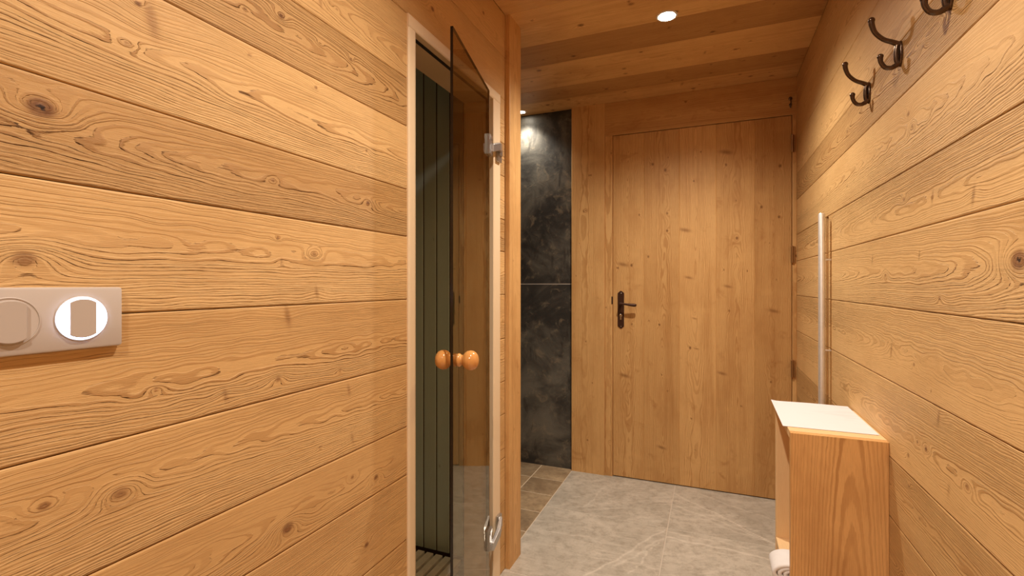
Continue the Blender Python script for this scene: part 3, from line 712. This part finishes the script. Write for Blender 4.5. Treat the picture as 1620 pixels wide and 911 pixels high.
for zh in (1.655, 0.222):
    b = MB()
    # clamp plates on both faces of the glass, each with a raised square screw cover at its ends
    for o0, o1 in ((T, T + .009), (-T, -T - .006)):
        pts = [gp(a, o, z) for a in (-.002, 0.038) for o in (o0, o1) for z in (zh - .036, zh + .036)]
        b.add(pts, fs)
    for zc in (zh - .027, zh + .027):
        pts = [gp(a, o, z) for a in (.004, 0.032) for o in (T + .009, T + .0115) for z in (zc - .007, zc + .007)]
        b.add(pts, fs)
    hg = b.build('door_hinge', M_chrome, D2, True)
    b = MB()
    b.box((-0.7638, 1.696, zh - .036), (-0.754, 1.732, zh + .036), .0015)
    b.box((-0.754, 1.700, zh - .012), (-0.749, 1.728, zh + .016), .001)
    b.build('wall_leaf', M_chrome, hg, True)
    # knuckle arm: a broad wedge that drops towards the glass
    b = MB()
    c = gp(0.012, T + .009, 0); A = Vector((-0.753, 1.712, 0))
    dz = -1 if zh < 1 else 1
    prof = [(A, zh + .020, .009), (A.lerp(c, .5) + Vector((.006, 0, 0)), zh + .006 + .006 * dz, .013), (c, zh - .018 + .012 * dz, .010)]
    vs5 = []
    for p, z, w_ in prof:
        n_ = Vector((1, .35, 0)).normalized()
        for q in (p - n_ * .003, p + n_ * w_):
            vs5 += [Vector((q.x, q.y, z - .018)), Vector((q.x, q.y, z + .012))]
    f5 = []
    for k in range(2):
        o = k * 4
        f5 += [(o, o + 4, o + 5, o + 1), (o + 2, o + 3, o + 7, o + 6), (o, o + 2, o + 6, o + 4), (o + 1, o + 5, o + 7, o + 3)]
    f5 += [(0, 1, 3, 2), (8, 10, 11, 9)]
    b.add(vs5, f5)
    ar = b.build('hinge_arm', M_chrome, hg, False)
    md = ar.modifiers.new('bevel', 'BEVEL'); md.width = .0025; md.segments = 3

# ------------------------------------------------------------------ light switch on the left wall
S = tag(empty('light_switch', (XL, 0.337, 1.103)), 'beige double rocker switch plate on the left wall, one rocker lit', 'light switch')
b = MB(); b.box((0.0, -0.078, -0.0405), (0.010, 0.0830, 0.0405), .0035); b.build('cover_plate', M_plate, S, True)
def disc(cy, r, h0, h1, clip=None, n=72):
    pts = []
    for k in range(n):
        a = 2 * PI * k / n; yy, zz = r * math.cos(a), r * math.sin(a)
        if clip: yy = max(-clip, min(clip, yy))
        pts.append((yy, zz))
    M = Matrix(((0, 0, 1, h0), (1, 0, 0, cy), (0, 1, 0, 0), (0, 0, 0, 1)))
    return pts, h1 - h0, M
for cyy, lit in ((0.035, True), (-0.036, False)):
    b = MB(); p = disc(cyy, 0.0275, 0.009, 0.0128 if lit else 0.0108); b.prism(*p)
    dsh = b.build('rocker_surround', M_glow if lit else M_plate, S)
    if lit: dsh['label'] = 'glowing cold white indicator ring'
    b = MB(); p = disc(cyy, 0.0252, 0.0108, 0.0150, 0.0145); b.prism(*p)
    rk = b.build('rocker', M_rock, S)
    md = rk.modifiers.new('bevel', 'BEVEL'); md.width = .0008; md.segments = 2
    b = MB()
    M = Matrix(((0, 0, 1, 0.0098), (1, 0, 0, cyy), (0, 1, 0, 0), (0, 0, 0, 1)))
    n = 72; vs = []; fs2 = []
    for r, h in ((0.0276, 0), (0.0276, .0016), (0.0286, .0016), (.0292, 0)):
        for k in range(n):
            a = 2 * PI * k / n; vs.append(M @ Vector((r * math.cos(a), r * math.sin(a), h)))
    for j in range(3):
        for k in range(n): fs2.append((j * n + k, j * n + (k + 1) % n, (j + 1) * n + (k + 1) % n, (j + 1) * n + k))
    b.add(vs, fs2); b.build('rim', M_plate, dsh, True)

# ------------------------------------------------------------------ coat hooks
def bez(P, n=10):
    P = [Vector(p) for p in P]; out = []
    for i in range(len(P) - 1):
        p0 = P[max(i - 1, 0)]; p1 = P[i]; p2 = P[i + 1]; p3 = P[min(i + 2, len(P) - 1)]
        for k in range(n):
            t = k / n
            out.append(0.5 * ((2 * p1) + (p2 - p0) * t + (2 * p0 - 5 * p1 + 4 * p2 - p3) * t * t + (3 * p1 - p0 - 3 * p2 + p3) * t ** 3))
    out.append(P[-1]); return out
def lerp_r(rs, n):
    return [np.interp(i / (n - 1) * (len(rs) - 1), range(len(rs)), rs) for i in range(n)]
HK = tag(empty('coat_hook', (XR, 1.408, 1.692)), '', 'hook', 'bronze coat hooks on the right wall')
b = MB()
b.lathe([(0.0001, 0.0), (0.030, 0.0), (0.031, 0.0025), (0.0285, 0.0045), (0.018, 0.0055), (.0001, .006)], Matrix.Rotation(-PI / 2, 4, 'Y') @ Matrix.Diagonal((1.0, 0.42, 1, 1)), 40)
b.build('back_plate', M_iron, HK, True)
b = MB()
P = bez([(-.004, 0, .022), (-.016, 0, .030), (-.034, 0, .040), (-.050, 0, .058), (-.057, 0, .078), (-.058, 0, .090)])
b.tube(P, lerp_r([.0072, .0056, .0051, .0051, .0060, .0070], len(P)), 16); b.sphere(P[-1], .0075, 10)
b.build('upper_prong', M_iron, HK, True)
b = MB()
P = bez([(-.004, 0, -.022), (-.018, 0, -.030), (-.031, 0, -.027), (-.039, 0, -.014), (-.0405, 0, .000)])
b.tube(P, lerp_r([.0070, .0054, .0049, .0049, .0062], len(P)), 16); b.sphere(P[-1], .0068, 10)
b.tube(bez([(-.006, 0, .026), (-.009, 0, .01), (-.009, 0, -.01), (-.006, 0, -.026)]), .0055, 14)
b.build('lower_prong', M_iron, HK, True)
HK['label'] = 'bronze double coat hook, middle one of the three on the right wall'
for y, lab in ((1.655, 'bronze double coat hook nearest the plank door on the right wall'), (1.150, 'bronze double coat hook cut off by the top edge, nearest the viewer')):
    c = HK.copy(); COL.objects.link(c); c.location = (XR, y, 1.690); c['label'] = lab
    for ch in list(HK.children):
        d = ch.copy(); COL.objects.link(d); d.parent = c

# ------------------------------------------------------------------ pull bar on the right wall
PB = tag(empty('pull_bar', (0.385, 2.130, 0)), 'tall slim aluminium tube standing upright against the right wall slot', 'bar')
b = MB(); b.lathe([(0.0095, 0.0), (0.0115, 0.002), (0.0115, 1.410), (0.0100, 1.4135), (0.0095, 1.4145), (0.0001, 1.4147)], Matrix.Identity(4), 32)
b.build('tube', M_alu, PB, True)
for z in (1.24, 0.9):
    b = MB(); b.tube([(0.008, 0, z), (0.0305, 0, z)], .0035, 14)
    b.build('standoff', M_alu, PB, True)

# ------------------------------------------------------------------ towel cabinet
CX0, CX1, CY0, CY1, CZ = 0.197, 0.4145, 1.488, 1.820, 0.750
CB = tag(empty('towel_cabinet', ((CX0 + CX1) / 2, (CY0 + CY1) / 2, 0)), 'narrow open wooden towel cabinet standing against the right wall', 'cabinet')
def cpart(name, lo, hi, grain, front, seed, mat=M_cabin, **kw):
    o = solid(name, mat, lo, hi, grain, front, seed, None, **kw)
    o.parent = CB; o.matrix_parent_inverse = Matrix.Translation(-CB.location)
    return o
cpart('front_panel', (CX0, CY0, 0), (CX1, CY0 + .019, CZ - .0012), 'z', '-y', 21, M_cab, pith=0.63, depth=0.036, slope=-0.052, res=0.004, rb=0.003, small=0, wob=0.35, brush=0.2, chamfer=.001, nside=4)
cpart('back_panel', (CX0, CY1 - .019, 0), (CX1, CY1, CZ - .020), 'z', '-y', 22, small=0.2, depth=.05, brush=0.1)
cpart('side_panel', (CX1 - .015, CY0 + .0195, 0), (CX1, CY1 - .0195, CZ - .020), 'z', '-x', 23, small=0.2, depth=.05, brush=0.1)
cpart('top_panel', (CX0, CY0 + .0195, CZ - .0195), (CX1, CY1, CZ), 'x', 'z', 24, small=0.1, depth=.05, brush=0.1, chamfer=.0005)
cpart('top_panel', (CX0, CY0, CZ - .0010), (CX1, CY0 + .0195, CZ), 'x', 'z', 24, small=0.1, depth=.05, brush=0.1, chamfer=.0002) if False else None
for zs in (0.30, 0.06):
    cpart('shelf', (CX0, CY0 + .0195, zs), (CX1 - .0155, CY1 - .0195, zs + .019), 'y', 'z', 25, small=0.1, depth=.05, brush=0.1)

# paper sheet
def paper():
    m, nt = newmat('white printed paper'); t = NT(nt)
    tc = t.n('ShaderNodeTexCoord').outputs['Object']
    a = t.noise(t.vmul(tc, (9, 45, 1)), 1.0, 3.0); b_ = t.noise(t.vmul(tc, (3, 6, 1)), 1.0, 1.0)
    f = t.math('MULTIPLY', t.math('MULTIPLY', t.ss(a, .5, .62), t.ss(b_, .45, .6)), 0.16)
    col = t.mix(f, (0.80, 0.775, 0.80), (0.48, 0.46, 0.48))
    t.bsdf(col, 0.6, 0.3); return m
nx, ny = 14, 18; vs = []; fs3 = []
px0, px1, py0, py1 = 0.186, 0.4095, 1.545, 1.868
for layer in (0, 1):
    for i in range(nx + 1):
        for j in range(ny + 1):
            u, v = i / nx, j / ny
            z = CZ + .0008 + layer * .0007 + 0.0012 * math.sin(u * 3.1) ** 2 * (v ** 2) + (0.003 * max(0, (0.12 - u) / .12) ** 2 * v)
            vs.append((px0 + (px1 - px0) * u + 0.003 * v * (1 - u), py0 + (py1 - py0) * v, z))
n1 = (nx + 1) * (ny + 1)
for i in range(nx):
    for j in range(ny):
        a = i * (ny + 1) + j
        fs3.append((a, a + 1, a + ny + 2, a + ny + 1)); fs3.append((n1 + a, n1 + a + ny + 1, n1 + a + ny + 2, n1 + a + 1))
ed = [i * (ny + 1) for i in range(nx + 1)] + [nx * (ny + 1) + j for j in range(1, ny + 1)] + [i * (ny + 1) + ny for i in range(nx - 1, -1, -1)] + [j for j in range(ny - 1, 0, -1)]
for p, q in zip(ed, ed[1:] + ed[:1]): fs3.append((p, q, q + n1, p + n1))
b = MB(); b.add(vs, fs3)
tag(b.build('paper_sheet', paper()), 'white paper sheet lying on top of the towel cabinet', 'paper')

# towel: rolled, lying on the upper shelf, spiral end towards the corridor
def towel_mat():
    m, nt = newmat('white terry cloth'); t = NT(nt)
    tc = t.n('ShaderNodeTexCoord').outputs['Object']
    a = t.noise(tc, 420.0, 3.0, 0.7); c = t.noise(tc, 30.0, 2.0)
    t.bsdf(t.mix(c, (0.80, 0.77, 0.75), (0.88, 0.86, 0.85)), 0.95, 0.1, 0.0, a, 0.9, 0.0015); return m
M_towel = towel_mat()
b = MB()
turns = 3.4; n = 170; th_ = 0.0108
def spiral(k):
    a = turns * 2 * PI * k / n; r = 0.004 + 0.0112 * a / (2 * PI)
    return a, r
cs = []
for k in range(n + 1):
    a, r = spiral(k); cs.append((r * math.cos(a + 2.2) * 1.22, r * math.sin(a + 2.2) * 0.66))
outer = []; inner = []
for k, (yy, zz) in enumerate(cs):
    a = Vector(cs[min(k + 1, n)]) - Vector(cs[max(k - 1, 0)]); a.normalize(); nn = Vector((a.y, -a.x))
    outer.append((yy + nn.x * th_ / 2, zz + nn.y * th_ / 2)); inner.append((yy - nn.x * th_ / 2, zz - nn.y * th_ / 2))
prof = []
for k in range(n + 1): prof.append((outer[k], inner[k], cs[k]))
xs = [0.0, .0015, .005, .02, .04, .06, .085, .0885, .09]; sc = [0.25, .72, 1, 1, 1, 1, 1, .72, .25]
vs = []; fs4 = []
for x, q in zip(xs, sc):
    for o_, i_, c_ in prof: vs.append((c_[0] + (o_[0] - c_[0]) * q, x, c_[1] + (o_[1] - c_[1]) * q))
    for o_, i_, c_ in prof[::-1]: vs.append((c_[0] + (i_[0] - c_[0]) * q, x, c_[1] + (i_[1] - c_[1]) * q))
L = 2 * (n + 1)
for s_ in range(len(xs) - 1):
    for k in range(L):
        fs4.append((s_ * L + k, s_ * L + (k + 1) % L, (s_ + 1) * L + (k + 1) % L, (s_ + 1) * L + k))
for s_ in (0, len(xs) - 1):
    for k in range(n): fs4.append((s_ * L + k, s_ * L + k + 1, s_ * L + L - 2 - k, s_ * L + L - 1 - k))
b.add(vs, fs4)
zmin = min(v[2] for v in vs); xmin = min(v[0] for v in vs); print('towel', xmin, max(v[0] for v in vs), zmin, max(v[2] for v in vs))
tw = b.build('rolled_towel', M_towel, None, True, loc=(0.156 - xmin, 1.512, 0.319 - zmin + .0005))
tag(tw, 'white rolled terry towel poking out of the towel cabinet shelf', 'towel')

# ------------------------------------------------------------------ recessed ceiling lamps
def lamp(x, y, energy, label, size=0.034, cone=146):
    L_ = tag(empty('recessed_spotlight', (x, y, ZC)), label, 'ceiling light', 'recessed spotlights in the ceiling')
    b = MB(); vs = []; fs_ = []; n = 40
    for r, h in ((size + .008, 0.0), (size + .008, -.0018), (size + .004, -.0035), (size, -.003), (size, .0)):
        for k in range(n): a = 2 * PI * k / n; vs.append((r * math.cos(a), r * math.sin(a), h))
    for j in range(4):
        for k in range(n): fs_.append((j * n + k, j * n + (k + 1) % n, (j + 1) * n + (k + 1) % n, (j + 1) * n + k))
    b.add(vs, fs_); b.build('trim_ring', M_ring, L_, True)
    b = MB(); b.lathe([(size, 0.0), (size, -.0015), (size * .6, -.0028), (.0005, -.0032)], Matrix.Identity(4), 32)
    b.build('lens', M_lamp, L_, True)
    ld = bpy.data.lights.new('bulb', 'SPOT'); ld.energy = energy; ld.color = (1.0, 0.90, 0.765)
    ld.spot_size = math.radians(cone); ld.spot_blend = 1.0; ld.shadow_soft_size = 0.022
    lo = bpy.data.objects.new('bulb', ld); COL.objects.link(lo); lo.parent = L_; lo.location = (0, 0, -0.03)
    return L_
lamp(-0.166, 2.055, 46, 'lit recessed spotlight in the ceiling in front of the plank door')
lamp(-0.166, 0.78, 38, 'recessed spotlight above the sauna door, out of the picture')
lamp(-0.166, -0.50, 43, 'recessed spotlight behind the viewpoint, out of the picture')
lamp(-1.105, 2.850, 13, 'small bright recessed spotlight close to the slate wall, left by the post', 0.022, 120)

# ------------------------------------------------------------------ world, camera, view
scene.cycles.max_bounces = 10; scene.cycles.diffuse_bounces = 7; scene.cycles.glossy_bounces = 6; scene.cycles.transparent_max_bounces = 12
wd = bpy.data.worlds.new('world'); scene.world = wd; wd.use_nodes = True
wd.node_tree.nodes['Background'].inputs[0].default_value = (0.02, 0.018, 0.015, 1)
wd.node_tree.nodes['Background'].inputs[1].default_value = 0.3
cam = bpy.data.cameras.new('camera'); co = bpy.data.objects.new('camera', cam); COL.objects.link(co)
cam.sensor_fit = 'HORIZONTAL'; cam.sensor_width = 36.0; cam.lens = 767.0 / 1620 * 36.0; cam.clip_start = 0.01
cam.shift_y = -5.5 / 1620
co.location = (0, 0, 1.147); co.rotation_euler = (PI / 2, 0, math.atan(315 / 767))
scene.camera = co
vs_ = scene.view_settings
vs_.view_transform = 'Standard'; vs_.look = 'None'; vs_.exposure = 0.72; vs_.gamma = 1.0; vs_.use_curve_mapping = False
